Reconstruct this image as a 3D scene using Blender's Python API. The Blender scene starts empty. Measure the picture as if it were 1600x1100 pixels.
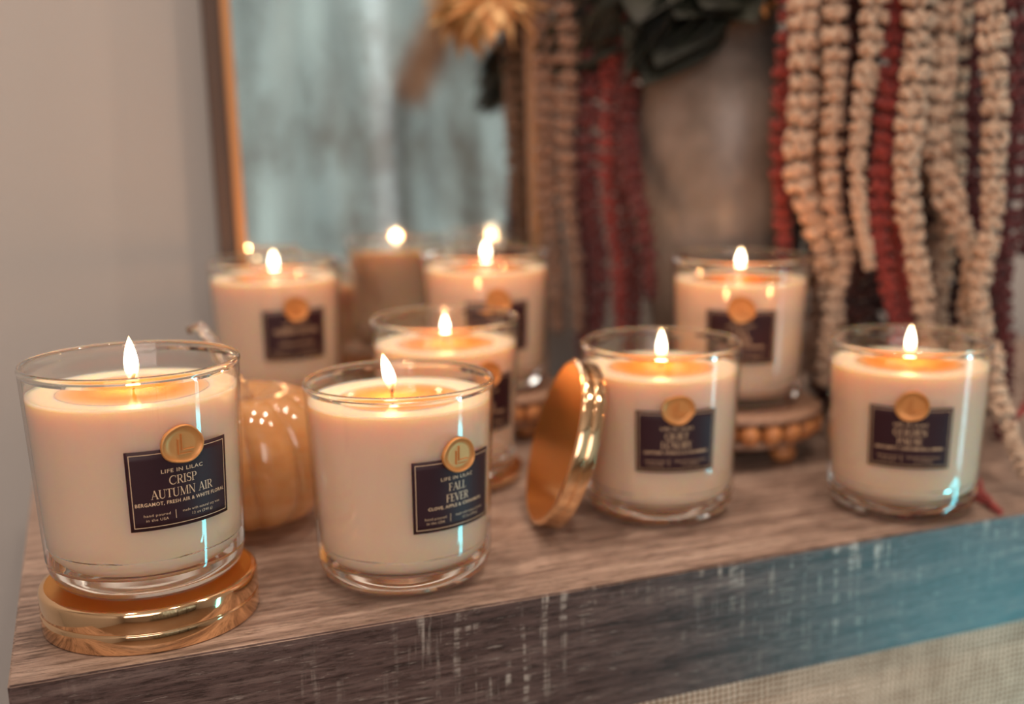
import bpy, bmesh, math, random
import numpy as np
from mathutils import Vector, Matrix

# ------------------------------------------------------------------ camera
SC = bpy.context.scene
COL = SC.collection
PI = math.pi
TZ = 0.80                      # height of the console top above the floor
ANG, CX, CY = 0.401, -21.437, 39.493   # console front edge as seen in the camera's own frame (cm)
F_PX, PITCH, ROLL, CAMH, PPX, PPY = 1760.7, 0.224, -0.004, 20.4, 886.2, 615.1


def W(x, y, z=0.0):
    """camera-aligned ground frame (cm, z above console top) -> world metres; console edge runs along world x"""
    dx, dy = x - CX, y - CY
    c, s = math.cos(ANG), math.sin(ANG)
    return Vector(((dx * c + dy * s) / 100, (-dx * s + dy * c) / 100, TZ + z / 100))


def Wd(x, y, z=0.0):
    c, s = math.cos(ANG), math.sin(ANG)
    return Vector((x * c + y * s, -x * s + y * c, z))


cp, sp, cr, sr = math.cos(PITCH), math.sin(PITCH), math.cos(ROLL), math.sin(ROLL)
_fw = Vector((0, cp, -sp)); _up = Vector((0, sp, cp)); _rt = Vector((1, 0, 0))
_r2 = cr * _rt + sr * _up
_u2 = -sr * _rt + cr * _up
FW, UP, RT = Wd(*_fw), Wd(*_u2), Wd(*_r2)
CAM = W(0, 0, CAMH)
cam = bpy.data.cameras.new('camera')
co = bpy.data.objects.new('camera', cam)
COL.objects.link(co)
m = Matrix.Identity(4)
for i in range(3):
    m[i][0], m[i][1], m[i][2], m[i][3] = RT[i], UP[i], -FW[i], CAM[i]
co.matrix_world = m
cam.sensor_width = 36
cam.lens = F_PX / 1600 * 36
cam.shift_x = (800 - PPX) / 1600
cam.shift_y = (PPY - 550) / 1600
cam.clip_start = 0.01
cam.clip_end = 50
cam.dof.use_dof = True
cam.dof.focus_distance = 0.458
cam.dof.aperture_fstop = 3.8
SC.camera = co


def at(px, py, depth):
    """the point seen at photograph pixel (px, py), depth cm ahead of the camera along the floor"""
    a, b = (px - PPX) / F_PX, (PPY - py) / F_PX
    d = _fw + a * _r2 + b * _u2
    k = depth / d.y
    return W(d.x * k, depth, CAMH + d.z * k)


# ------------------------------------------------------------------ render look, light
SC.view_settings.view_transform = 'Standard'
SC.view_settings.look = 'None'
SC.view_settings.gamma = 1
SC.view_settings.exposure = 0.22
SC.view_settings.use_curve_mapping = False
SC.cycles.use_denoising = True
SC.cycles.max_bounces = 14
SC.cycles.diffuse_bounces = 4
SC.cycles.glossy_bounces = 6
SC.cycles.transmission_bounces = 12
SC.cycles.transparent_max_bounces = 24
SC.cycles.sample_clamp_indirect = 4
SC.cycles.caustics_refractive = True
SC.cycles.caustics_reflective = True
SC.cycles.blur_glossy = 0.5

wd = bpy.data.worlds.new('world')
SC.world = wd
wd.use_nodes = True
wd.node_tree.nodes['Background'].inputs[0].default_value = (0.8, 0.8, 0.85, 1)
wd.node_tree.nodes['Background'].inputs[1].default_value = 0.3


def light(name, kind, loc, energy, color, size=0.1, size_y=None, target=None, spread=None):
    l = bpy.data.lights.new(name, kind)
    l.energy = energy
    l.color = color
    if kind == 'AREA':
        l.size = size
        if size_y:
            l.shape = 'RECTANGLE'
            l.size_y = size_y
        else:
            l.shape = 'DISK'
        if spread:
            l.spread = spread
    else:
        l.shadow_soft_size = size
    o = bpy.data.objects.new(name, l)
    COL.objects.link(o)
    o.location = loc
    if target is not None:
        o.rotation_euler = (Vector(target) - Vector(loc)).to_track_quat('-Z', 'Y').to_euler()
    return o


# added soft fill lamp behind the camera, warm ceiling downlights,
# and the slim pale blue light standing to the right of the console (seen as streaks in the jars)
light('fill_lamp', 'AREA', (-0.48, -2.3, 1.55), 23, (1.0, 0.90, 0.85), 1.5, 1.3, target=(0.3, 0.3, 0.95))
DOWN = [(0.10, 0.20), (0.75, 0.22), (0.42, -0.35), (1.15, -0.3), (-0.35, -0.30)]
for i, (x, y) in enumerate(DOWN):
    light('downlight_glow', 'AREA', (x, y, 2.33), 4.6, (1.0, 0.80, 0.64), 0.09, target=(x, y, 0))
light('pale_blue_light', 'AREA', tuple(W(60.5, 45.5, -29)), 1.1, (0.12, 0.80, .93), 0.042, 0.34, target=tuple(W(20, 56, -29)))
light('pale_blue_light_upper', 'AREA', tuple(W(64, 46, -4.5)), .13, (0.45, 0.86, 1.0), 0.036, 0.15, target=tuple(W(20, 56, -4.5)))


# ------------------------------------------------------------------ materials
def srgb(r, g, b):
    f = lambda c: (c / 255 / 12.92) if c / 255 <= 0.04045 else ((c / 255 + 0.055) / 1.055) ** 2.4
    return (f(r), f(g), f(b), 1)


class NT:
    def __init__(s, name):
        s.m = bpy.data.materials.new(name)
        s.m.use_nodes = True
        s.t = s.m.node_tree
        s.t.nodes.clear()
        s.out = s.t.nodes.new('ShaderNodeOutputMaterial')

    def n(s, kind, **kw):
        nd = s.t.nodes.new('ShaderNode' + kind)
        for k, v in kw.items():
            if hasattr(nd, k):
                setattr(nd, k, v)
        return nd

    def l(s, a, b):
        s.t.links.new(a, b)

    def bsdf(s, color=None, rough=.5, metal=0, **kw):
        b = s.n('BsdfPrincipled')
        if color:
            b.inputs['Base Color'].default_value = color
        b.inputs['Roughness'].default_value = rough
        b.inputs['Metallic'].default_value = metal
        for k, v in kw.items():
            b.inputs[k].default_value = v
        s.l(b.outputs[0], s.out.inputs[0])
        return b

    def coord(s, scale=(1, 1, 1), which='Object', rot=(0, 0, 0)):
        tc = s.n('TexCoord')
        mp = s.n('Mapping')
        mp.inputs['Scale'].default_value = scale
        mp.inputs['Rotation'].default_value = rot
        s.l(tc.outputs[which], mp.inputs[0])
        return mp.outputs[0]

    def noise(s, vec, scale, detail=4, rough=.6):
        nz = s.n('TexNoise')
        nz.inputs['Scale'].default_value = scale
        nz.inputs['Detail'].default_value = detail
        nz.inputs['Roughness'].default_value = rough
        s.l(vec, nz.inputs['Vector'])
        return nz.outputs[0]

    def ramp(s, fac, stops, interp='LINEAR'):
        r = s.n('ValToRGB')
        r.color_ramp.interpolation = interp
        e = r.color_ramp.elements
        e[0].position, e[0].color = stops[0]
        e[1].position, e[1].color = stops[-1]
        for p, c in stops[1:-1]:
            x = e.new(p)
            x.color = c
        s.l(fac, r.inputs[0])
        return r.outputs[0]

    def mix(s, fac, a, b, blend='MIX'):
        x = s.n('MixRGB', blend_type=blend)
        for k, v in ((0, fac), (1, a), (2, b)):
            if isinstance(v, (int, float)):
                x.inputs[k].default_value = v
            elif isinstance(v, tuple):
                x.inputs[k].default_value = v
            else:
                s.l(v, x.inputs[k])
        return x.outputs[0]

    def bump(s, b, h, strength, dist=.001):
        bp = s.n('Bump')
        bp.inputs['Strength'].default_value = strength
        bp.inputs['Distance'].default_value = dist
        s.l(h, bp.inputs['Height'])
        s.l(bp.outputs[0], b.inputs['Normal'])


M = {}


def plain(name, col, rough=.5, metal=0, **kw):
    t = NT(name)
    t.bsdf(col, rough, metal, **kw)
    M[name] = t.m
    return t.m


def mk_materials():
    # wood laminate, grain along x
    def wood(name, dark, mid, light_, saw, rough):
        t = NT(name)
        b = t.bsdf(rough=rough)
        v = t.coord((2.6, 60, 60))
        n1 = t.noise(v, 3.2, 6, .65)
        v2 = t.coord((20, 180, 180))
        n2 = t.noise(v2, 3.4, 8, .78)
        v3 = t.coord((1.4, 9, 9))
        n3 = t.noise(v3, 2.0, 3)
        c = t.ramp(n1, [(.30, dark), (.48, mid), (.68, light_)])
        c2 = t.ramp(n2, [(.42, (.34, .30, .28, 1)), (.50, (.95, .95, .95, 1)), (.62, (1.18, 1.16, 1.14, 1))])
        c = t.mix(.85, c, c2, 'MULTIPLY')
        c3 = t.ramp(n3, [(.3, (.78, .76, .75, 1)), (.7, (1.12, 1.1, 1.08, 1))])
        c = t.mix(.8, c, c3, 'MULTIPLY')
        if saw:
            v4 = t.coord((150, 12, 12), rot=(0, 0, 0))
            n4 = t.noise(v4, 1.4, 3, .6)
            v5 = t.coord((14, 90, 90))
            n5 = t.noise(v5, 2.4, 4, .7)
            v6 = t.coord((5, 5, 5))
            n6 = t.noise(v6, 1.3, 2, .6)
            a = t.ramp(n4, [(.53, (0, 0, 0, 1)), (.64, (1, 1, 1, 1))])
            d = t.ramp(n5, [(.46, (0, 0, 0, 1)), (.60, (1, 1, 1, 1))])
            e = t.ramp(n6, [(.45, (.0, .0, .0, 1)), (.6, (1, 1, 1, 1))])
            f = t.mix(1.0, a, d, 'MULTIPLY')
            f = t.mix(1.0, f, e, 'MULTIPLY')
            f2 = t.ramp(t.noise(t.coord((40, 420, 420)), 1.6, 4, .7), [(.60, (0, 0, 0, 1)), (.70, (.6, .6, .6, 1))])
            f = t.mix(1.0, f, f2, 'LIGHTEN')
            c = t.mix(f, c, saw)
        t.l(c, b.inputs['Base Color'])
        t.bump(b, n2, .35, .0006)
        M[name] = t.m
    wood('wood_top', srgb(104, 84, 76), srgb(150, 128, 116), srgb(184, 162, 148), None, .42)
    wood('wood_edge', srgb(60, 44, 42), srgb(96, 74, 70), srgb(124, 102, 96), srgb(190, 174, 162), .30)

    # woven cloth panel of the cabinet
    t = NT('weave')
    b = t.bsdf(rough=.85)
    v = t.coord((1, 1, 1))
    w1 = t.n('TexWave', bands_direction='X'); w1.inputs['Scale'].default_value = 95; w1.inputs['Distortion'].default_value = 2.5; w1.inputs['Detail'].default_value = 2
    w2 = t.n('TexWave', bands_direction='Z'); w2.inputs['Scale'].default_value = 95; w2.inputs['Distortion'].default_value = 2.5; w2.inputs['Detail'].default_value = 2
    t.l(v, w1.inputs[0]); t.l(v, w2.inputs[0])
    f = t.mix(1.0, w1.outputs[1], w2.outputs[1], 'MULTIPLY')
    n = t.noise(t.coord((40, 300, 14)), 2, 3)
    n2 = t.noise(t.coord((14, 300, 60)), 2, 3)
    c = t.ramp(f, [(.0, srgb(160, 122, 98)), (.35, srgb(240, 206, 180)), (1, srgb(255, 232, 212))])
    c = t.mix(.6, c, t.ramp(n, [(.35, (.72, .68, .64, 1)), (.6, (1.05, 1.05, 1.05, 1))]), 'MULTIPLY')
    c = t.mix(.6, c, t.ramp(n2, [(.35, (.72, .68, .64, 1)), (.6, (1.05, 1.05, 1.05, 1))]), 'MULTIPLY')
    t.l(c, b.inputs[0])
    t.bump(b, f, .6, .001)
    M['weave'] = t.m

    # painted wall
    t = NT('wall_paint')
    b = t.bsdf(srgb(178, 172, 167), .75)
    n = t.noise(t.coord(), 140, 3)
    t.bump(b, n, .08, .001)
    M['wall_paint'] = t.m
    plain('ceiling_paint', srgb(225, 220, 214), .9)
    t = NT('floor_wood')
    b = t.bsdf(rough=.4)
    n = t.noise(t.coord((2, 30, 1)), 3, 5)
    t.l(t.ramp(n, [(.3, srgb(96, 74, 58)), (.7, srgb(150, 122, 98))]), b.inputs[0])
    M['floor_wood'] = t.m

    # clear glass: thin sheet look for the walls, solid refraction for base and lip
    t = NT('glass_wall')
    tr = t.n('BsdfTransparent'); tr.inputs[0].default_value = (.985, .98, .97, 1)
    gl = t.n('BsdfGlossy'); gl.inputs['Roughness'].default_value = .02
    fr = t.n('Fresnel'); fr.inputs[0].default_value = 1.5
    mx = t.n('MixShader')
    ge = t.n('NewGeometry')
    ir = t.n('MapRange'); ir.inputs['To Min'].default_value = 1.5; ir.inputs['To Max'].default_value = 1 / 1.5
    t.l(ge.outputs['Backfacing'], ir.inputs['Value']); t.l(ir.outputs[0], fr.inputs[0])
    t.l(fr.outputs[0], mx.inputs[0]); t.l(tr.outputs[0], mx.inputs[1]); t.l(gl.outputs[0], mx.inputs[2])
    t.l(mx.outputs[0], t.out.inputs[0])
    M['glass_wall'] = t.m
    t = NT('glass_solid')
    b = t.bsdf((.97, .97, .93, 1), .01, 0, **{'Transmission Weight': 1.0, 'IOR': 1.48})
    M['glass_solid'] = t.m

    # wax
    t = NT('wax')
    b = t.bsdf(srgb(238, 208, 184), .42, 0, **{'Subsurface Weight': 1.0, 'Subsurface Scale': 0.014, 'IOR': 1.44})
    b.inputs['Subsurface Radius'].default_value = (1.6, .75, .32)
    b.inputs['Specular IOR Level'].default_value = .3
    n = t.noise(t.coord(), 60, 3)
    t.bump(b, n, .05, .0005)
    M['wax'] = t.m
    t = NT('melted_wax')
    tc = t.n('TexCoord')
    vl = t.n('VectorMath', operation='LENGTH')
    sx = t.n('Mapping'); sx.inputs['Scale'].default_value = (1, 1, 0)
    t.l(tc.outputs['Object'], sx.inputs[0]); t.l(sx.outputs[0], vl.inputs[0])
    ml = t.n('Math', operation='MULTIPLY'); ml.inputs[1].default_value = 100 / 3.2
    t.l(vl.outputs['Value'], ml.inputs[0])
    b = t.bsdf(rough=.08, **{'Subsurface Weight': .6, 'Subsurface Scale': .006, 'Coat Weight': .4})
    b.inputs['Subsurface Radius'].default_value = (1.4, .6, .2)
    c = t.ramp(ml.outputs[0], [(.0, srgb(226, 138, 58)), (.62, srgb(230, 148, 68)), (.80, srgb(234, 178, 116)), (1.0, srgb(238, 214, 192))])  # flame glow put into the colour, amber fading to cream outwards
    t.l(c, b.inputs[0])
    M['melted_wax'] = t.m
    plain('wick', srgb(48, 34, 30), .9)
    plain('wick_tip', srgb(30, 14, 10), .9, **{'Emission Color': (1, .2, .03, 1), 'Emission Strength': 1.2})

    # flame: light added over what is behind it
    t = NT('flame')
    tc = t.n('TexCoord')
    sp_ = t.n('SeparateXYZ'); t.l(tc.outputs['Generated'], sp_.inputs[0])
    c = t.ramp(sp_.outputs[2], [(0, (.50, .22, .12, 1)), (.14, (1.0, .42, .12, 1)), (.30, (1, .70, .34, 1)), (.45, (1, .90, .68, 1)), (.85, (1, .84, .55, 1)), (1, (1, .55, .2, 1))])
    s_ = t.ramp(sp_.outputs[2], [(0, (.08, .08, .08, 1)), (.16, (.22, .22, .22, 1)), (.34, (.8, .8, .8, 1)), (.5, (1, 1, 1, 1)), (.85, (.9, .9, .9, 1)), (1, (.35, .35, .35, 1))])
    lw = t.n('LayerWeight'); lw.inputs[0].default_value = .35
    fm = t.ramp(lw.outputs['Facing'], [(.55, (1, 1, 1, 1)), (1, (.12, .12, .12, 1))])
    st = t.mix(1.0, s_, fm, 'MULTIPLY')
    ms = t.n('Math', operation='MULTIPLY'); ms.inputs[1].default_value = 5.0
    t.l(st, ms.inputs[0])
    em = t.n('Emission'); t.l(c, em.inputs[0]); t.l(ms.outputs[0], em.inputs[1])
    tr = t.n('BsdfTransparent')
    ad = t.n('AddShader'); t.l(em.outputs[0], ad.inputs[0]); t.l(tr.outputs[0], ad.inputs[1])
    t.l(ad.outputs[0], t.out.inputs[0])
    M['flame'] = t.m

    plain('label_paper', srgb(48, 17, 26), .5, 0, **{'Specular IOR Level': .35})
    plain('label_ink', srgb(224, 186, 150), .35, .0)
    t = NT('seal')
    b = t.bsdf(srgb(212, 143, 82), .42, .35)
    t.bump(b, t.noise(t.coord(), 500, 3), .12, .0004)
    M['seal'] = t.m
    t = NT('gold')
    b = t.bsdf(srgb(252, 212, 168), .08, 1)
    M['gold'] = t.m
    t = NT('gold_satin')
    b = t.bsdf(srgb(240, 172, 84), .33, 1)
    M['gold_satin'] = t.m
    t = NT('frame_gold')
    b = t.bsdf(srgb(176, 128, 84), .6, .2)
    M['frame_gold'] = t.m

    # aged mirror glass
    t = NT('mirror_glass')
    b = t.bsdf(rough=.06, metal=1)
    n = t.noise(t.coord((9, 9, 5)), 1.6, 5, .62)
    t.l(t.ramp(n, [(.36, srgb(176, 166, 160)), (.52, srgb(226, 230, 228)), (.7, srgb(238, 242, 240))]), b.inputs[0])
    M['mirror_glass'] = t.m

    # blown glass pumpkin
    t = NT('pumpkin_glass')
    b = t.bsdf(rough=.06, **{'Transmission Weight': .35, 'IOR': 1.35, 'Subsurface Weight': .5, 'Subsurface Scale': .01, 'Coat Weight': .8})
    b.inputs['Subsurface Radius'].default_value = (1.4, .7, .3)
    n = t.noise(t.coord((6, 6, 22)), 5, 4)
    t.l(t.ramp(n, [(.3, srgb(216, 150, 92)), (.5, srgb(222, 166, 110)), (.75, srgb(228, 180, 128))]), b.inputs[0])
    M['pumpkin_glass'] = t.m
    plain('pumpkin_stem', (.97, .93, .86, 1), .04, 0, **{'Transmission Weight': .95, 'Coat Weight': .8})

    t = NT('bead_wood')
    b = t.bsdf(rough=.4)
    n = t.noise(t.coord((30, 30, 120)), 3, 3)
    t.l(t.ramp(n, [(.3, srgb(178, 112, 66)), (.7, srgb(214, 148, 94))]), b.inputs[0])
    M['bead_wood'] = t.m
    t = NT('riser_wood')
    b = t.bsdf(rough=.55)
    n = t.noise(t.coord((10, 90, 30)), 3, 4)
    t.l(t.ramp(n, [(.3, srgb(128, 94, 76)), (.7, srgb(178, 142, 118))]), b.inputs[0])
    M['riser_wood'] = t.m

    t = NT('vase_clay')
    b = t.bsdf(rough=.38)
    n = t.noise(t.coord((1, 1, 1)), 14, 6, .65)
    t.l(t.ramp(n, [(.3, srgb(86, 78, 73)), (.5, srgb(120, 110, 102)), (.7, srgb(146, 135, 127))]), b.inputs[0])
    t.bump(b, n, .3, .002)
    M['vase_clay'] = t.m

    def fuzzy(name, a, c_):
        t = NT(name)
        b = t.bsdf(rough=.9, **{'Sheen Weight': .25})
        n = t.noise(t.coord((1, 1, 1)), 260, 3, .6)
        t.l(t.ramp(n, [(.3, a), (.7, c_)]), b.inputs[0])
        t.bump(b, n, .6, .001)
        M[name] = t.m
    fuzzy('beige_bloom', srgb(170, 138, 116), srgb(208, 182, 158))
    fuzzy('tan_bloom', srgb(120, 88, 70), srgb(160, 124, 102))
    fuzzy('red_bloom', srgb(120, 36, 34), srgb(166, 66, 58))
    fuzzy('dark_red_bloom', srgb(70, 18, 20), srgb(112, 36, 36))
    fuzzy('shade_bloom', srgb(48, 18, 16), srgb(88, 42, 36))  # bloom colour darkened to stand for shade between strands
    t = NT('leaf')
    b = t.bsdf(rough=.7)
    n = t.noise(t.coord(), 40, 4)
    t.l(t.ramp(n, [(.3, srgb(12, 13, 8)), (.7, srgb(38, 40, 26))]), b.inputs[0])
    M['leaf'] = t.m
    plain('yellow_petal', srgb(242, 202, 146), .8)
    plain('flower_heart', srgb(200, 140, 70), .9)
    t = NT('curtain')
    df = t.n('BsdfDiffuse'); tl = t.n('BsdfTranslucent'); mx = t.n('MixShader'); mx.inputs[0].default_value = .55
    n = t.noise(t.coord((8, 8, .6)), 2.5, 3)
    c = t.ramp(n, [(.35, srgb(188, 196, 196)), (.65, srgb(226, 232, 230))])
    t.l(c, df.inputs[0]); t.l(c, tl.inputs[0]); t.l(df.outputs[0], mx.inputs[1]); t.l(tl.outputs[0], mx.inputs[2])
    t.l(mx.outputs[0], t.out.inputs[0])
    M['curtain'] = t.m
    plain('tan_board', srgb(196, 146, 108), .5)
    plain('shade_strip_brown', srgb(84, 68, 60), .7)  # brown for the strip that stands in for shade by the mirror
    plain('post_grey', srgb(90, 84, 84), .6)
    plain('blue_throw', srgb(120, 140, 170), .8)
    plain('fixture', srgb(235, 230, 225), .4)
    plain('lamp_face', (1, .9, .8, 1), .4, 0, **{'Emission Color': (1, .86, .7, 1), 'Emission Strength': 6})
    plain('window_frame', srgb(232, 230, 226), .5)
    plain('added_window_glow', (.8, .9, 1, 1), .4, 0, **{'Emission Color': (.96, .95, .93, 1), 'Emission Strength': 1.6})  # glow of the added window, also soft fill for the room


mk_materials()


# ------------------------------------------------------------------ mesh helpers
def mesh_from(name, verts, faces, mat, parent=None, smooth=True, mats=None, midx=None):
    me = bpy.data.meshes.new(name)
    me.from_pydata([tuple(v) for v in verts], [], faces)
    if smooth:
        me.polygons.foreach_set('use_smooth', [True] * len(me.polygons))
    for mm in (mats or [mat]):
        me.materials.append(mm)
    if midx:
        me.polygons.foreach_set('material_index', midx)
    me.update()
    o = bpy.data.objects.new(name, me)
    COL.objects.link(o)
    if parent:
        o.parent = parent
    return o


def bm_obj(name, bm, mat, parent=None, smooth=False):
    me = bpy.data.meshes.new(name)
    bm.to_mesh(me)
    bm.free()
    if smooth:
        me.polygons.foreach_set('use_smooth', [True] * len(me.polygons))
    me.materials.append(mat)
    o = bpy.data.objects.new(name, me)
    COL.objects.link(o)
    if parent:
        o.parent = parent
    return o


def tag(o, label, cat, group=None):
    o['label'] = label
    o['category'] = cat
    if group:
        o['group'] = group
    return o


def thing(name, label, cat, loc=(0, 0, 0), rot=(0, 0, 0), group=None):
    o = bpy.data.objects.new(name, None)
    o.empty_display_size = .02
    COL.objects.link(o)
    o.location = loc
    o.rotation_euler = rot
    return tag(o, label, cat, group)


def structure(o):
    o['kind'] = 'structure'
    return o


def lathe(name, prof, mat, parent=None, seg=96, mats=None, slot=None, closed=False, unit=.01, wob=None):
    """prof: list of (r, z) in cm"""
    V, Fc, idx = [], [], []
    n = len(prof)
    rings = []
    for (r, z) in prof:
        if r < 1e-6:
            rings.append([len(V)])
            V.append((0, 0, z * unit))
        else:
            ring = []
            for k in range(seg):
                a = 2 * PI * k / seg
                rr = r * (wob(a, z) if wob else 1)
                ring.append(len(V))
                V.append((rr * math.cos(a) * unit, rr * math.sin(a) * unit, z * unit))
            rings.append(ring)
    pairs = [(i, i + 1) for i in range(n - 1)] + ([(n - 1, 0)] if closed else [])
    for (i, j) in pairs:
        A, B = rings[i], rings[j]
        s = slot[i] if slot else 0
        for k in range(seg):
            k2 = (k + 1) % seg
            if len(A) == 1 and len(B) == 1:
                continue
            if len(A) == 1:
                Fc.append((A[0], B[k2], B[k]))
            elif len(B) == 1:
                Fc.append((A[k], A[k2], B[0]))
            else:
                Fc.append((A[k], A[k2], B[k2], B[k]))
            idx.append(s)
    return mesh_from(name, V, Fc, mat, parent, True, mats, idx if slot else None)


def box(name, x0, x1, y0, y1, z0, z1, mat, parent=None, bevel=0, org=None):
    bm = bmesh.new()
    bmesh.ops.create_cube(bm, size=1)
    for v in bm.verts:
        v.co = Vector(((x0 + x1) / 2 + v.co.x * (x1 - x0), (y0 + y1) / 2 + v.co.y * (y1 - y0), (z0 + z1) / 2 + v.co.z * (z1 - z0)))
    if bevel:
        bmesh.ops.bevel(bm, geom=list(bm.edges), offset=bevel, segments=2, affect='EDGES', profile=.7)
    if org is not None:
        for v in bm.verts:
            v.co -= Vector(org)
    o = bm_obj(name, bm, mat, parent)
    if org is not None:
        o.location = org
    return o


def tube(pts, rad, seg=10):
    """verts, faces of a tube through pts; rad number or list"""
    V, Fc = [], []
    n = len(pts)
    pts = [Vector(p) for p in pts]
    up = Vector((0, 0, 1))
    for i, p in enumerate(pts):
        t = (pts[min(i + 1, n - 1)] - pts[max(i - 1, 0)]).normalized()
        a = t.cross(up)
        if a.length < 1e-3:
            a = t.cross(Vector((1, 0, 0)))
        a.normalize()
        b = t.cross(a)
        r = rad[i] if isinstance(rad, (list, tuple)) else rad
        for k in range(seg):
            w = 2 * PI * k / seg
            V.append(p + r * (math.cos(w) * a + math.sin(w) * b))
    for i in range(n - 1):
        for k in range(seg):
            k2 = (k + 1) % seg
            Fc.append((i * seg + k, i * seg + k2, (i + 1) * seg + k2, (i + 1) * seg + k))
    Fc.append(tuple(range(seg))[::-1])
    Fc.append(tuple((n - 1) * seg + k for k in range(seg)))
    return V, Fc


# ------------------------------------------------------------------ setting
X0, X1, Y0, Y1, ZC = -1.5, 2.3, -2.6, 0.47, 2.36
structure(box('floor', X0 - .1, X1 + .1, Y0 - .1, Y1 + .1, -.1, 0, M['floor_wood']))
structure(box('ceiling', X0 - .1, X1 + .1, Y0 - .1, Y1 + .1, ZC, ZC + .1, M['ceiling_paint']))
structure(box('wall_back', X0 - .1, X1 + .1, Y1, Y1 + .1, 0, ZC, M['wall_paint']))
structure(box('wall_front', X0 - .1, X1 + .1, Y0 - .1, Y0, 0, ZC, M['wall_paint']))
structure(box('wall_left', X0 - .1, X0, Y0, Y1, 0, ZC, M['wall_paint']))
structure(box('wall_right', X1, X1 + .1, Y0, Y1, 0, ZC, M['wall_paint']))

# console table with a thick laminate top and woven door panels
D = .425
con = thing('console_table', 'long grey-brown wood console with thick top edge and woven beige panels', 'console table', (0, 0, 0))
L = 1.30
TH = .065
bm = bmesh.new()
bmesh.ops.create_cube(bm, size=1)
for v in bm.verts:
    v.co = Vector(((v.co.x + .5) * L, (v.co.y + .5) * D, TZ - TH + (v.co.z + .5) * TH))
bmesh.ops.bevel(bm, geom=list(bm.edges), offset=.0008, segments=2, affect='EDGES')
me = bpy.data.meshes.new('table_top')
bm.to_mesh(me); bm.free()
me.materials.append(M['wood_top']); me.materials.append(M['wood_edge'])
for p in me.polygons:
    p.material_index = 1 if abs(p.normal.z) < .6 else 0
top = bpy.data.objects.new('table_top', me); COL.objects.link(top); top.parent = con
box('cabinet_body', .012, L - .012, .016, D - .004, .06, TZ - TH, M['wood_edge'], con)
for k in range(2):
    w = (L - .024) / 2
    x0 = .012 + k * w
    d = box('woven_door_panel', x0 + .002, x0 + w - .002, .003, .0155, .075, TZ - TH - .001, M['weave'], con)
    d['label'] = 'woven beige door panel'
for x in (.05, L - .09):
    for y in (.03, D - .07):
        box('leg', x, x + .04, y, y + .04, 0, .06, M['wood_edge'], con)


# ------------------------------------------------------------------ lettering
def arcpts(cx, cy, rx, ry, a0, a1, n=18):
    return [(cx + rx * math.cos(math.radians(a0 + (a1 - a0) * i / n)), cy + ry * math.sin(math.radians(a0 + (a1 - a0) * i / n))) for i in range(n + 1)]


TK, TN, SF = .125, .045, .16    # thick, thin, serif width


def stroke(pts, w):
    """quads along a polyline; w is a number or function of 0..1"""
    q = []
    n = len(pts)
    L_, R_ = [], []
    for i, (x, y) in enumerate(pts):
        ax, ay = pts[max(i - 1, 0)]
        bx, by = pts[min(i + 1, n - 1)]
        dx, dy = bx - ax, by - ay
        d = math.hypot(dx, dy) or 1
        ww = (w(i / (n - 1)) if callable(w) else w) / 2
        L_.append((x - dy / d * ww, y + dx / d * ww))
        R_.append((x + dy / d * ww, y - dx / d * ww))
    for i in range(n - 1):
        q.append([L_[i], L_[i + 1], R_[i + 1], R_[i]])
    return q


def ser(x, y, w=.3):
    return stroke([(x - w / 2, y), (x + w / 2, y)], .045)


def V_(x, w=TK, y0=0, y1=1, s=True):
    q = stroke([(x, y0), (x, y1)], w)
    if s:
        q += ser(x, .022) + ser(x, .978)
    return q


bowl = lambda a, b: (lambda t: a + (b - a) * math.sin(PI * t))


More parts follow.
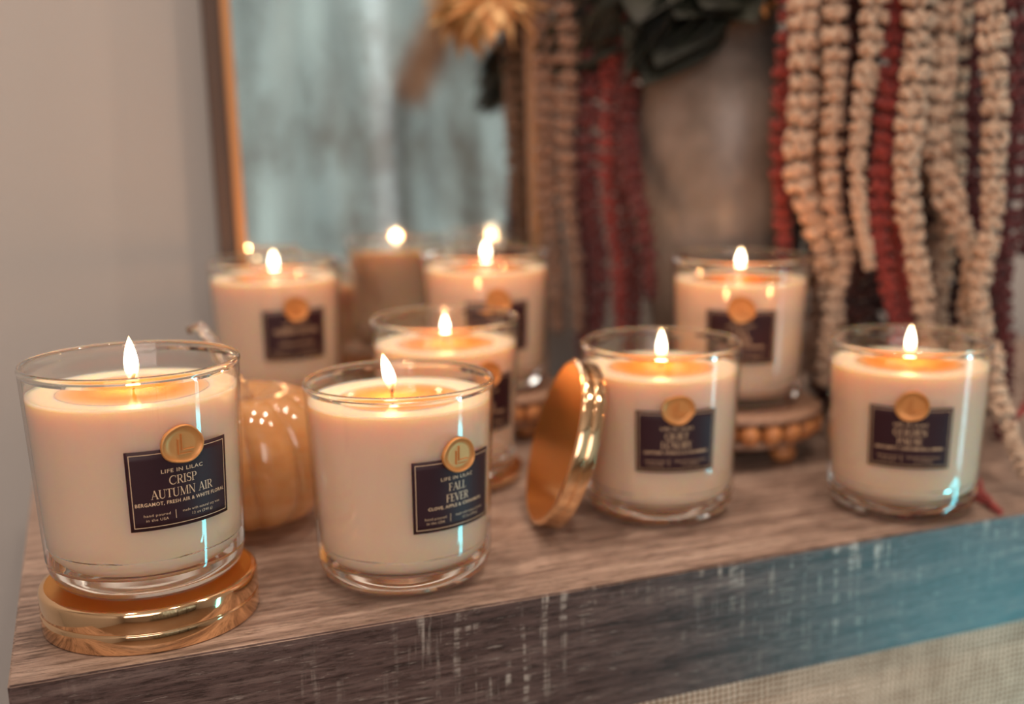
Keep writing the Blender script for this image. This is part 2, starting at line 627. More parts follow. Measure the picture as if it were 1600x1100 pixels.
def glyph(c):
    q = []
    if c == 'I':
        return V_(.15), .30
    if c == 'L':
        return V_(.15) + stroke([(.15, .025), (.56, .025)], .05) + stroke([(.545, .0), (.58, .2)], .04), .60
    if c in 'EF':
        q = V_(.15) + stroke([(.15, .975), (.54, .975)], .05) + stroke([(.54, 1), (.56, .82)], .04) + stroke([(.15, .52), (.42, .52)], .045) + stroke([(.42, .42), (.42, .62)], .04)
        if c == 'E':
            q += stroke([(.15, .025), (.56, .025)], .05) + stroke([(.56, .0), (.59, .2)], .04)
        return q, .60
    if c == 'T':
        return V_(.32, s=False) + ser(.32, .022) + stroke([(.02, .975), (.62, .975)], .05) + stroke([(.02, 1), (.0, .80)], .04) + stroke([(.62, 1), (.64, .80)], .04), .64
    if c == 'H':
        return V_(.15) + V_(.65) + stroke([(.15, .5), (.65, .5)], .05), .80
    if c == 'A':
        return stroke([(.36, 1), (.08, 0)], TN) + stroke([(.36, 1), (.68, 0)], TK) + ser(.08, .022, .22) + ser(.68, .022, .28) + stroke([(.18, .34), (.56, .34)], .045), .76
    if c == 'V':
        return stroke([(.08, 1), (.38, 0)], TK) + stroke([(.66, 1), (.38, 0)], TN) + ser(.08, .978, .28) + ser(.66, .978, .22), .74
    if c == 'W':
        a, w1 = glyph('V')
        return a + [[(x + .5, y) for x, y in f] for f in a], 1.24
    if c == 'Y':
        return stroke([(.08, 1), (.36, .48)], TK) + stroke([(.62, 1), (.36, .48)], TN) + stroke([(.36, .5), (.36, 0)], TK) + ser(.36, .022) + ser(.08, .978, .26) + ser(.62, .978, .2), .70
    if c == 'X':
        return stroke([(.1, 1), (.62, 0)], TK) + stroke([(.6, 1), (.1, 0)], TN) + ser(.1, .978, .26) + ser(.6, .978, .22) + ser(.1, .022, .22) + ser(.62, .022, .26), .72
    if c == 'N':
        return stroke([(.13, 0), (.13, 1)], TN) + stroke([(.10, 1), (.68, 0)], TK) + stroke([(.68, 0), (.68, 1)], TN) + ser(.13, .022, .24) + ser(.09, .978, .2) + ser(.68, .978, .24), .82
    if c == 'M':
        return stroke([(.12, 0), (.15, 1)], TN) + stroke([(.14, 1), (.48, 0)], TK) + stroke([(.48, 0), (.80, 1)], TN) + V_(.84, s=False) + ser(.12, .022, .22) + ser(.12, .978, .18) + ser(.84, .022, .26) + ser(.84, .978, .22), .98
    if c == 'U':
        return stroke([(.15, 1), (.15, .3)], TK) + stroke(arcpts(.40, .3, .25, .3, 180, 360), lambda t: TK + (TN - TK) * t) + stroke([(.65, .3), (.65, 1)], TN) + ser(.15, .978) + ser(.65, .978, .24), .80
    if c in 'CG':
        q = stroke(arcpts(.46, .5, .39, .49, 48, 312, 26), lambda t: TN + (TK - TN) * math.sin(PI * t)) + stroke([(.73, .98), (.75, .72)], .045)
        if c == 'C':
            q += stroke([(.72, .14), (.77, .22)], .05)
        else:
            q += stroke([(.72, .08), (.72, .42)], TK * .9) + ser(.70, .42, .28)
        return q, .82
    if c in 'OQ':
        q = stroke(arcpts(.47, .5, .40, .49, 0, 360, 36), lambda t: TN + (TK - TN) * abs(math.cos(2 * PI * t)))
        if c == 'Q':
            q += stroke([(.45, .06), (.62, -.14), (.86, -.2)], .08)
        return q, .94
    if c == 'D':
        return V_(.15) + stroke([(.15, .975), (.38, .975)], .05) + stroke([(.15, .025), (.38, .025)], .05) + stroke(arcpts(.38, .5, .36, .478, 90, -90, 24), bowl(TN, TK)), .80
    if c in 'PRB':
        q = V_(.15) + stroke([(.15, .975), (.36, .975)], .05) + stroke([(.15, .5), (.36, .5)], .045) + stroke(arcpts(.36, .738, .20, .238, 90, -90, 16), bowl(TN, TK))
        if c == 'R':
            q += stroke([(.34, .5), (.64, .02)], TK * .95) + ser(.66, .022, .18)
            return q, .72
        if c == 'B':
            q += stroke([(.15, .025), (.38, .025)], .05) + stroke(arcpts(.38, .262, .22, .238, 90, -90, 16), bowl(TN, TK))
        return q, .64
    if c == 'S':
        p = arcpts(.30, .74, .20, .235, 40, 250, 14) + arcpts(.30, .26, .22, .235, 70, -140, 14)
        n = len(p)
        return stroke(p, bowl(TN, TK)) + stroke([(.47, .98), (.48, .76)], .04) + stroke([(.09, .02), (.08, .26)], .04), .58
    if c == 'K':
        return V_(.15) + stroke([(.60, 1), (.2, .42)], TN) + stroke([(.3, .58), (.66, 0)], TK) + ser(.6, .978, .2) + ser(.66, .022, .2), .74
    return [], .34


def serif_line(s, cx, cy, h, tight=.0):
    q, x = [], 0
    for c in s:
        g, w = glyph(c)
        q += [[(px + x, py) for px, py in f] for f in g]
        x += w + tight + .03
    return [[((px - x / 2) * h + cx, (py - .5) * h + cy) for px, py in f] for f in q]


_cache = {}


def sans_line(s, cx, cy, h, width=None, bold=0.0):
    """built-in sans face turned to triangles, cap height h"""
    key = (s, bold)
    if key not in _cache:
        cu = bpy.data.curves.new('t', 'FONT')
        cu.body = s
        cu.offset = bold
        cu.resolution_u = 2
        cu.space_character = 1.12
        o = bpy.data.objects.new('t', cu)
        COL.objects.link(o)
        bpy.context.view_layer.update()
        dg = bpy.context.evaluated_depsgraph_get()
        me = o.evaluated_get(dg).to_mesh()
        _cache[key] = ([(v.co.x, v.co.y) for v in me.vertices], [tuple(p.vertices) for p in me.polygons])
        o.evaluated_get(dg).to_mesh_clear()
        bpy.data.objects.remove(o)
        bpy.data.curves.remove(cu)
    vs, fs = _cache[key]
    xs = [v[0] for v in vs]
    sc = h / .70
    w = (max(xs) - min(xs)) * sc
    sx = sc * (width / w if width else 1)
    mx_ = (max(xs) + min(xs)) / 2
    return [[((vs[i][0] - mx_) * sx + cx, vs[i][1] * sc - h / 2 + cy) for i in f] for f in fs]


def rect(x0, x1, y0, y1):
    return [[(x0, y0), (x1, y0), (x1, y1), (x0, y1)]]


# ------------------------------------------------------------------ jar candles
JH = 9.5
RB_, RT_ = 4.10, 4.40
WALL = .13


def rside(z):
    if z >= 1.1:
        return RB_ + (RT_ - RB_) * (z - 1.1) / (JH - 1.1)
    return RB_


OUT = [(0, .10), (2.6, .10), (2.95, .02), (3.2, 0.0), (3.5, .10), (3.78, .32), (3.96, .62), (4.06, .95), (rside(1.3), 1.3)]
JAR = OUT + [(rside(z), z) for z in (2.5, 4, 5.5, 7, 8.2, 9.05, 9.25)]
NB = len(OUT)
LIP = [(RT_ + .015, 9.30), (RT_ + .02, 9.42), (RT_ - .02, 9.50), (RT_ - WALL / 2, 9.54), (RT_ - WALL - .0, 9.50), (RT_ - WALL - .03, 9.40), (RT_ - WALL - .01, 9.28)]
INN = [(rside(z) - WALL, z) for z in (9.1, 8.2, 7, 5.5, 4, 2.6, 1.9)] + [(3.78, 1.5), (3.44, 1.2), (2.96, 1.02), (2.2, .94), (0, .92)]
JARP = JAR + LIP + INN
n0 = NB
n1 = len(JAR)
n2 = n1 + len(LIP)
SLOT = []
for i in range(len(JARP)):
    if i < n0 - 1:
        SLOT.append(1)
    elif i < n1 - 1:
        SLOT.append(0)
    elif i < n2:
        SLOT.append(1)
    elif i < n2 + 6:
        SLOT.append(0)
    else:
        SLOT.append(1)

LZ0, LZ1, LW = 3.25, 6.57, 4.32


def cyl(x, z, off):
    r = rside(z) + off
    a = x / 4.22
    return (r * math.sin(a) * .01, -r * math.cos(a) * .01, z * .01)


def make_label(parent, lines, azim):
    """label faces -y of the parent before azim turns it"""
    nx, nz = 30, 8
    V, Fc = [], []
    for j in range(nz + 1):
        for i in range(nx + 1):
            V.append(cyl(-LW / 2 + LW * i / nx, LZ0 + (LZ1 - LZ0) * j / nz, .02))
    for j in range(nz):
        for i in range(nx):
            a = j * (nx + 1) + i
            Fc.append((a, a + 1, a + nx + 2, a + nx + 1))
    lab = mesh_from('label', V, Fc, M['label_paper'], parent)
    mod = lab.modifiers.new('thick', 'SOLIDIFY'); mod.thickness = .00012; mod.offset = -1
    lab.rotation_euler.z = azim
    lab['label'] = 'dark plum paper label with thin gold border'
    cz = (LZ0 + LZ1) / 2
    q = []
    b, w, h = .14, .028, (LZ1 - LZ0) / 2
    ins = LW / 2 - b
    ih = h - b
    for k in range(24):
        x0, x1 = -ins + 2 * ins * k / 24, -ins + 2 * ins * (k + 1) / 24
        q += rect(x0, x1, ih - w, ih) + rect(x0, x1, -ih, -ih + w)
    q += rect(-ins, -ins + w, -ih, ih) + rect(ins - w, ins, -ih, ih)
    q += sans_line('LIFE IN LILAC', 0, .74, .155, 1.72, .012)
    for s, y, hh, tt in lines['big']:
        q += serif_line(s, 0, y, hh, tt)
    q += sans_line(lines['sub'], 0, -.56, .145, lines['w'], .02)
    q += sans_line('hand poured', -1.12, -1.02, .11, 1.02) + sans_line('in the USA', -1.12, -1.22, .11, .86)
    q += rect(-.41, -.385, -1.28, -.92)
    q += sans_line('made with natural soy wax', .76, -1.02, .11, 1.75) + sans_line('12 oz (340 g)', .76, -1.22, .11, .95)
    V, Fc = [], []
    for f in q:
        ar = sum(f[i][0] * f[(i + 1) % len(f)][1] - f[(i + 1) % len(f)][0] * f[i][1] for i in range(len(f)))
        if ar < 0:
            f = f[::-1]
        ids = []
        for (x, y) in f:
            ids.append(len(V))
            V.append(cyl(x, cz + y, .036))
        Fc.append(tuple(ids))
    t = mesh_from('lettering', V, Fc, M['label_ink'], lab, False)
    t['label'] = 'pale gold printed lettering'
    return lab


def make_seal(parent, azim, seed):
    rnd = random.Random(seed)
    ph = [rnd.uniform(0, 6.28) for _ in range(3)]
    R = .80

    def wob(a):
        return 1 + .035 * math.sin(2 * a + ph[0]) + .025 * math.sin(3 * a + ph[1]) + .012 * math.sin(5 * a + ph[2])
    prof = [(1.0, 0), (1.03, .07), (1.025, .15), (.985, .20), (.945, .205), (.915, .18), (.90, .145), (.6, .14), (.3, .14), (0, .14)]
    seg = 64
    V, Fc = [], []
    rings = []
    for r, h in prof:
        if r == 0:
            rings.append([len(V)]); V.append((0, h))
            V[-1] = (0, 0, h)
        else:
            ring = []
            for k in range(seg):
                a = 2 * PI * k / seg
                w = 1 + (wob(a) - 1) * (1 if r > .88 else .4 if r > .8 else 0)
                ring.append(len(V)); V.append((R * r * w * math.cos(a), R * r * w * math.sin(a), h))
            rings.append(ring)
    for A, B in zip(rings, rings[1:]):
        for k in range(seg):
            k2 = (k + 1) % seg
            Fc.append((A[k], A[k2], B[k2], B[k]) if len(B) > 1 else (A[k], A[k2], B[0]))
    zc = LZ1 + .10

    def place(p):
        # wax pressed against the curved glass: its back follows the glass, its face stays nearly flat
        x, y, h = p
        z = zc + y
        rr = rside(z)
        flat = rr * (1 - math.cos(x / 4.22)) * .75
        r = rr + .02 + h + flat
        a = x / 4.22
        if h <= 0:
            r = rr + .02
        return (r * math.sin(a) * .01, -r * math.cos(a) * .01, z * .01)
    s = mesh_from('wax_seal', [place(p) for p in V], Fc, M['seal'], parent)
    s.rotation_euler.z = azim
    s['label'] = 'round gold wax seal pressed over the label top'
    # raised monogram: a tall bar and an L
    V2, F2 = [], []

    def bar(x0, y0, x1, y1, w, hh=.055):
        dx, dy = x1 - x0, y1 - y0
        d = math.hypot(dx, dy)
        nx_, ny_ = -dy / d * w / 2, dx / d * w / 2
        k = len(V2)
        for (x, y) in ((x0, y0), (x1, y1)):
            V2.extend([(x + nx_, y + ny_, .145), (x + nx_ * .45, y + ny_ * .45, .15 + hh), (x - nx_ * .45, y - ny_ * .45, .15 + hh), (x - nx_, y - ny_, .145)])
        for a in range(3):
            F2.append((k + a, k + 4 + a, k + 5 + a, k + 1 + a))
        F2.append((k, k + 1, k + 2, k + 3)); F2.append((k + 7, k + 6, k + 5, k + 4))
    bar(-.16, -.40, -.16, .22, .06)
    bar(-.185, -.38, .34, -.38, .055)
    bar(-.03, -.24, -.03, .42, .06)
    bar(-.055, -.22, .44, -.22, .055)
    g = mesh_from('monogram', [place(p) for p in V2], F2, M['seal'], s, False)
    return s


def lobe_flame(h, w, lean, bend):
    prof = [(0, 0), (.30, .02), (.55, .07), (.78, .15), (.94, .25), (1.0, .35), (.97, .46), (.86, .58), (.68, .70), (.47, .81), (.26, .90), (.10, .96), (0, 1.0)]
    seg = 24
    V, Fc, rings = [], [], []
    for r, z in prof:
        cx = lean[0] * (z ** 1.3) * h + bend * math.sin(PI * z) * .05
        cy = lean[1] * (z ** 1.3) * h
        if r == 0:
            rings.append([len(V)]); V.append((cx * .01, cy * .01, z * h * .01))
        else:
            ring = []
            for k in range(seg):
                a = 2 * PI * k / seg
                ring.append(len(V))
                V.append(((cx + r * w / 2 * math.cos(a)) * .01, (cy + r * w / 2 * math.sin(a)) * .01, z * h * .01))
            rings.append(ring)
    for A, B in zip(rings, rings[1:]):
        for k in range(seg):
            k2 = (k + 1) % seg
            if len(A) == 1:
                Fc.append((A[0], B[k2], B[k]))
            elif len(B) == 1:
                Fc.append((A[k], A[k2], B[0]))
            else:
                Fc.append((A[k], A[k2], B[k2], B[k]))
    return V, Fc


def candle(x, y, z, label, lines, lab_deg, waxtop, pool, flame=(1.85, .58), lean=(0, 0), wick=(0, 0), tilt=(0, 0)):
    """x, y in the camera-aligned frame; lab_deg: label centre, degrees right of the direction to the camera"""
    p = W(x, y, z)
    dirc = CAM - p
    face = math.atan2(dirc.y, dirc.x)            # world direction to camera
    azim = face + math.radians(lab_deg) + PI / 2   # label built facing -y
    t = thing('jar_candle', label, 'candle', p, (0, 0, 0), 'burning jar candles on the console')
    g = lathe('glass_jar', JARP, None, t, 128, [M['glass_wall'], M['glass_solid']], SLOT)
    g['label'] = 'clear glass tumbler'
    # wax body
    wt = waxtop
    wz = [1.9, 2.6, 4, 5.5, 7]
    ri = lambda q: rside(q) - WALL - .012
    prof = [(0, .84), (2.2, .86), (2.98, .94), (3.50, 1.14), (3.84, 1.5)] + [(ri(q), q) for q in wz] + [(ri(wt - .1), wt - .12), (ri(wt) - .0, wt + .03), (ri(wt) - .12, wt + .0), (pool + .25, wt - .03), (pool, wt - .06), (pool * .6, wt - .09), (0, wt - .09)]
    lathe('wax', prof, M['wax'], t, 96)['label'] = 'creamy white wax'
    lathe('melted_wax', [(pool + .16, wt - .036), (pool * .9, wt - .034), (pool * .5, wt - .035), (0, wt - .035)], M['melted_wax'], t, 64)['label'] = 'pool of melted wax, flame glow in its amber colour'
    # wick and flame
    dr = Wd(*(lean[0], 0, 0)) if lean[0] else Vector((0, 0, 0))
    wx, wy = wick
    b = Wd(wx, wy, 0)
    pts = [Vector((b.x * .01, b.y * .01, (wt - .09) * .01)), Vector((b.x * .01, b.y * .01, (wt + .25) * .01)), Vector((b.x * .01 + .0003, b.y * .01, (wt + .48) * .01)), Vector((b.x * .01 + .0010, b.y * .01 - .0004, (wt + .62) * .01))]
    V, Fc = tube(pts, [.0009, .00085, .0008, .0005], 8)
    mesh_from('wick', V, Fc, M['wick'], t)
    V, Fc = lobe_flame(flame[0], flame[1], (Wd(lean[0], 0, 0).x, Wd(lean[0], 0, 0).y), 0)
    fo = mesh_from('flame', V, Fc, M['flame'], t)
    fo.location = (b.x * .01, b.y * .01, (wt + .30) * .01)
    fo['label'] = 'bright yellow-white flame'
    l = bpy.data.lights.new('candle_glow', 'POINT')
    l.energy = .05
    l.color = (1, .42, .13)
    l.shadow_soft_size = .003
    lo = bpy.data.objects.new('candle_glow', l)
    COL.objects.link(lo)
    lo.parent = t
    lo.location = (b.x * .01, b.y * .01, (wt + 1.15) * .01)
    # label and seal
    make_label(t, lines, azim)
    make_seal(t, azim, int(x * 100) + 7)
    return t


H_ = .36
TXT = {
    'CA': dict(big=[('CRISP', .33, H_, .0), ('AUTUMN AIR', -.18, H_, .0)], sub='BERGAMOT, FRESH AIR & WHITE FLORAL', w=3.85),
    'FF': dict(big=[('FALL', .33, H_, .0), ('FEVER', -.18, H_, .0)], sub='CLOVE, APPLE & CINNAMON', w=2.95),
    'QL': dict(big=[('QUIET', .33, H_, .0), ('LUXURY', -.16, H_, .0)], sub='LEATHER, VANILLA & CASHMERE', w=3.4),
    'GP': dict(big=[('GOLDEN', .33, H_, .0), ('PAUSE', -.16, H_, .0)], sub='BERGAMOT, CARDAMOM & AMBER', w=3.5),
    'LB': dict(big=[('AMBER GLOW', .25, H_ * 1.05, .02)], sub='VANILLA & WOODS', w=2.4),
    'RB': dict(big=[('FALL', .33, H_, .0), ('FEVER', -.18, H_, .0)], sub='CLOVE, APPLE & CINNAMON', w=2.95),
}
candle(-18.34, 46.52, 1.87, 'burning candle at the left front corner, raised on a gold lid', TXT['CA'], 21.5, 8.25, 2.9, (1.95, .60))
candle(-7.83, 51.33, 0, 'second candle from left in front, standing straight on the wood at the edge', TXT['FF'], 34.5, 8.62, 2.75, (1.75, .56), (-.22, 0), (-.35, .0))
candle(5.17, 60.74, 0, 'burning candle with a gold lid propped against its left side', TXT['QL'], 12, 8.1, 2.8, (1.8, .55))
candle(18.95, 61.21, 0, 'rightmost burning candle, in front of the hanging strands near the edge', TXT['GP'], 4, 8.2, 2.8, (1.8, .55))
candle(-7.28, 66.56, .46, 'candle right behind the front second candle, standing in a gold dish', TXT['RB'], 32, 7.95, 2.8, (1.5, .5))
candle(-20.05, 77.2, 2.8, 'back left burning candle beside the gilt mirror edge', TXT['LB'], 16.5, 8.3, 2.9, (1.6, .6))
candle(-5.6, 78.2, 3.2, 'back centre burning candle close to the mirror, mirrored beside it', TXT['RB'], 10, 8.4, 2.9, (1.6, .6))
candle(11.14, 72.22, 3.46, 'back right burning candle on the beaded wooden riser before the clay vase', TXT['RB'], 2, 8.05, 2.9, (1.7, .6))

# ------------------------------------------------------------------ gold lids
LIDP = [(4.10, .0), (4.16, .0), (4.50, .02), (4.53, .08), (4.53, .80), (4.52, .84), (4.47, .86), (4.47, .90), (4.52, .92), (4.53, .96), (4.53, 1.66), (4.51, 1.74), (4.46, 1.81), (4.38, 1.85), (4.28, 1.86)]
LIDTOP = [(4.28, 1.855), (4.20, 1.84), (4.1, 1.83), (0, 1.83)]
LIDIN = [(4.10, 0), (4.10, 1.62), (4.0, 1.66), (0, 1.66)]


def make_lid(label, loc, rot=None, mat=None):
    t = thing('jar_lid', label, 'lid', loc, (0, 0, 0))
    if mat is not None:
        t.matrix_world = mat
    b = lathe('lid_band', LIDP, M['gold'], t, 128)
    b['label'] = 'polished gold side band with a groove'
    i = lathe('lid_lining', LIDIN, M['gold_satin'], t, 96)
    tp = lathe('lid_top', LIDTOP, M['gold_satin'], t, 128)
    tp['label'] = 'satin gold flat top'
    return t


make_lid('polished gold lid lying flat under the front left candle', W(-18.34, 46.52, 0))
# the lid standing on its edge, leaning against the third front candle
tl = math.radians(17)
az = math.radians(192)
# face normal (lid +z) in camera frame: mostly left, a little towards camera, tipped up
nx_, ny_ = math.cos(az), math.sin(az)
nrm = Vector((nx_ * math.cos(tl), ny_ * math.cos(tl), math.sin(tl)))
upv = Vector((-nx_ * math.sin(tl), -ny_ * math.sin(tl), math.cos(tl)))
side = upv.cross(nrm)
cen = Vector((.35, 58.0, 4.53 * math.cos(tl) + .0))       # centre of the open edge (cm)
Nw, Uw, Sw, Cw = Wd(*nrm), Wd(*upv), Wd(*side), W(*cen)
mm = Matrix.Identity(4)
for i in range(3):
    mm[i][0], mm[i][1], mm[i][2], mm[i][3] = Sw[i], Uw[i], Nw[i], Cw[i]
make_lid('gold lid standing on edge, leaning on a candle in the middle', (0, 0, 0), mat=mm @ Matrix.Diagonal((1, 1, .64, 1)))

# shallow gold dish below the middle candle
d = thing('gold_dish', 'shallow gold dish holding the candle behind the second one', 'dish', W(-7.28, 66.56, 0))
lathe('dish_bowl', [(0, 0), (3.9, 0), (4.25, .12), (4.48, .45), (4.50, .82), (4.40, .84), (4.32, .62), (4.15, .46), (3.8, .44), (0, .44)], M['gold'], d, 96)


# ------------------------------------------------------------------ beaded wooden risers
def riser(label, x, y, ztop, R):
    t = thing('wooden_riser', label, 'riser', W(x, y, 0), (0, 0, random.uniform(0, 1)), 'beaded wooden risers')
    z1 = ztop
    lathe('top_board', [(0, z1 - .45), (R - .15, z1 - .45), (R, z1 - .38), (R + .02, z1 - .1), (R - .08, z1), (0, z1)], M['riser_wood'], t, 72)
    lathe('bottom_board', [(0, z1 - 2.15), (R - .95, z1 - 2.15), (R - .75, z1 - 2.05), (R - .72, z1 - 1.78), (R - .85, z1 - 1.68), (0, z1 - 1.68)], M['riser_wood'], t, 72)
    n = 22
    bm = bmesh.new()
    bmesh.ops.create_uvsphere(bm, u_segments=20, v_segments=12, radius=.0072)
    me = bpy.data.meshes.new('wooden_bead'); bm.to_mesh(me); bm.free()
    me.polygons.foreach_set('use_smooth', [True] * len(me.polygons))
    me.materials.append(M['bead_wood'])
    for k in range(n):
        a = 2 * PI * k / n
        o = bpy.data.objects.new('wooden_bead', me)
        COL.objects.link(o)
        o.parent = t
        o.location = ((R - .55) * .01 * math.cos(a), (R - .55) * .01 * math.sin(a), (z1 - 1.07) * .01)
        o.rotation_euler = (a, a * 2, 0)
        o.scale = (1, 1, .92)
    for k in range(3):
        a = 2 * PI * k / 3 + .4
        f = lathe('foot', [(0, 0), (.45, 0), (.78, .25), (.86, .62), (.70, 1.0), (.45, z1 - 2.15), (0, z1 - 2.15)], M['bead_wood'], t, 28)
        f.location = ((R - 2.0) * .01 * math.cos(a), (R - 2.0) * .01 * math.sin(a), 0)
    return t


random.seed(5)
riser('beaded wooden riser under the back right candle', 11.14, 72.22, 3.46, 5.5)
riser('beaded wooden riser under the back centre candle', -5.6, 78.2, 3.2, 5.2)
riser('beaded wooden riser under the back left candle', -20.05, 77.2, 2.8, 5.0)

# ------------------------------------------------------------------ glass pumpkin
pk = thing('glass_pumpkin', 'ribbed amber glass pumpkin between the two front left candles', 'pumpkin', W(-17.2, 58.2, 0), (0, 0, .3))
NR = 12


def pumpkin():
    seg, nv = 192, 48
    V, Fc = [], []
    for j in range(nv + 1):
        s = j / nv
        ph = PI * s
        r0 = 5.0 * math.sin(ph) ** .72
        z0 = 3.95 - 3.95 * math.cos(PI - ph) * -1
        z0 = 3.95 + 3.95 * math.cos(ph)
        dip = math.exp(-(r0 / 1.9) ** 2)
        z0 += -dip * (1.3 if ph < PI / 2 else -.5)
        for k in range(seg):
            a = 2 * PI * k / seg + .30 * s
            rib = abs(math.sin(NR * (a - .30 * s) / 2))
            rr = r0 * (.90 + .10 * rib ** .55)
            V.append((rr * math.cos(a) * .01, rr * math.sin(a) * .01, max(z0, 0.0) * .01))
    for j in range(nv):
        for k in range(seg):
            k2 = (k + 1) % seg
            Fc.append((j * seg + k, (j + 1) * seg + k, (j + 1) * seg + k2, j * seg + k2))
    return mesh_from('pumpkin_body', V, Fc, M['pumpkin_glass'], pk)


pumpkin()
lv = Matrix.Rotation(-.3, 3, 'Z') @ Wd(-1, 0, 0)
pts = [lv * a + Vector((0, 0, b)) for a, b in ((0, .060), (.003, .072), (.008, .088), (.014, .100), (.020, .108), (.026, .106))]
V, Fc = tube(pts, [.010, .007, .0042, .0036, .0032, .0024], 16)
mesh_from('stem', V, Fc, M['pumpkin_stem'], pk)['label'] = 'clear glass curled stem'

# ------------------------------------------------------------------ mirror
MY = .408            # mirror plane


def on_plane(px, py, yplane):
    a, b = (px - PPX) / F_PX, (PPY - py) / F_PX
    d = FW + a * RT + b * UP
    k = (yplane - CAM.y) / d.y
    return CAM + d * k


mi = thing('standing_mirror', 'thin gold framed antiqued mirror standing on the console against the wall', 'mirror', (on_plane(372, 385, MY).x, MY, TZ), (math.radians(-2.2), 0, 0))
xw = on_plane(850, 300, MY).x - mi.location.x
hm = .62
FWD = .0065
for (a, b_, c, d_) in ((0, FWD, 0, hm), (xw - FWD, xw, 0, hm), (0, xw, 0, FWD), (0, xw, hm - FWD, hm)):
    pass
bm = bmesh.new()


def addbox(bm, x0, x1, y0, y1, z0, z1):
    r = bmesh.ops.create_cube(bm, size=1)
    for v in r['verts']:
        v.co = Vector(((x0 + x1) / 2 + v.co.x * (x1 - x0), (y0 + y1) / 2 + v.co.y * (y1 - y0), (z0 + z1) / 2 + v.co.z * (z1 - z0)))


addbox(bm, 0, FWD, -.004, .018, 0, hm)
addbox(bm, xw - FWD, xw, -.004, .018, 0, hm)
addbox(bm, FWD, xw - FWD, -.004, .018, 0, FWD)
addbox(bm, FWD, xw - FWD, -.004, .018, hm - FWD, hm)
bm_obj('mirror_frame', bm, M['frame_gold'], mi)['label'] = 'thin gold frame'
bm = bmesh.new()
addbox(bm, -.011, 0, .004, .020, 0, hm)  # strips added beside the frame, wall shade given as dark brown
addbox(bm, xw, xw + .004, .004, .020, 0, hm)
bm_obj('mirror_shade_strip', bm, M['shade_strip_brown'], mi)['label'] = 'dark brown strip standing in for shade beside the frame'
bm = bmesh.new()
bv = .001
x0, x1, z0, z1 = FWD, xw - FWD, FWD, hm - FWD
vo = [bm.verts.new(p) for p in ((x0, .0055, z0), (x1, .0055, z0), (x1, .0055, z1), (x0, .0055, z1))]
vi = [bm.verts.new(p) for p in ((x0 + bv, .004, z0 + bv), (x1 - bv, .004, z0 + bv), (x1 - bv, .004, z1 - bv), (x0 + bv, .004, z1 - bv))]
bm.faces.new(vi)
for k in range(4):
    bm.faces.new((vo[k], vo[(k + 1) % 4], vi[(k + 1) % 4], vi[k]))
vb = [bm.verts.new(p) for p in ((x0, .009, z0), (x1, .009, z0), (x1, .009, z1), (x0, .009, z1))]
bm.faces.new(vb[::-1])
for k in range(4):
    bm.faces.new((vo[k], vb[k], vb[(k + 1) % 4], vo[(k + 1) % 4]))
bmesh.ops.recalc_face_normals(bm, faces=list(bm.faces))
bm_obj('mirror_pane', bm, M['mirror_glass'], mi)['label'] = 'mottled silver mirror glass'

# ------------------------------------------------------------------ vase
VX, VY = 11.9, 88.0
vs = thing('clay_vase', 'tall grey-brown clay vase behind the back right candle', 'vase', W(VX, VY, 0))
VR = 6.9
vp = [(0, 0), (3.6, 0), (4.0, .3), (4.6, 3), (5.6, 8), (6.5, 13), (VR, 17.5), (VR, 20.5), (6.5, 23.5), (5.6, 25.6), (4.6, 26.8), (4.1, 27.8), (4.1, 29.2), (4.6, 30.3), (4.7, 30.7), (4.4, 30.8), (3.8, 29.8), (3.7, 28), (4.2, 26.6), (5.6, 24), (6.2, 20), (5.2, 9), (3.4, 1), (0, .8)]
lathe('vase_body', vp, M['vase_clay'], vs, 96)
MOUTH = (VX, VY, 30.0)

# ------------------------------------------------------------------ hanging amaranth strands
ICO = None


def ico(sub=1):
    bm = bmesh.new()
    bmesh.ops.create_icosphere(bm, subdivisions=sub, radius=1)
    v = np.array([tuple(x.co) for x in bm.verts])
    f = np.array([[q.index for q in p.verts] for p in bm.faces])
    bm.free()
    return v, f


ICO1 = ico(2)
ICO0 = ico(1)


def catmull(P, per=14):
    P = [Vector(p) for p in P]
    P = [P[0] * 2 - P[1]] + P + [P[-1] * 2 - P[-2]]
    out = []
    for i in range(1, len(P) - 2):
        for k in range(per):
            t = k / per
            a, b, c, d = P[i - 1], P[i], P[i + 1], P[i + 2]
            out.append(.5 * ((2 * b) + (-a + c) * t + (2 * a - 5 * b + 4 * c - d) * t * t + (-a + 3 * b - 3 * c + d) * t ** 3))
    out.append(P[-2])
    return out


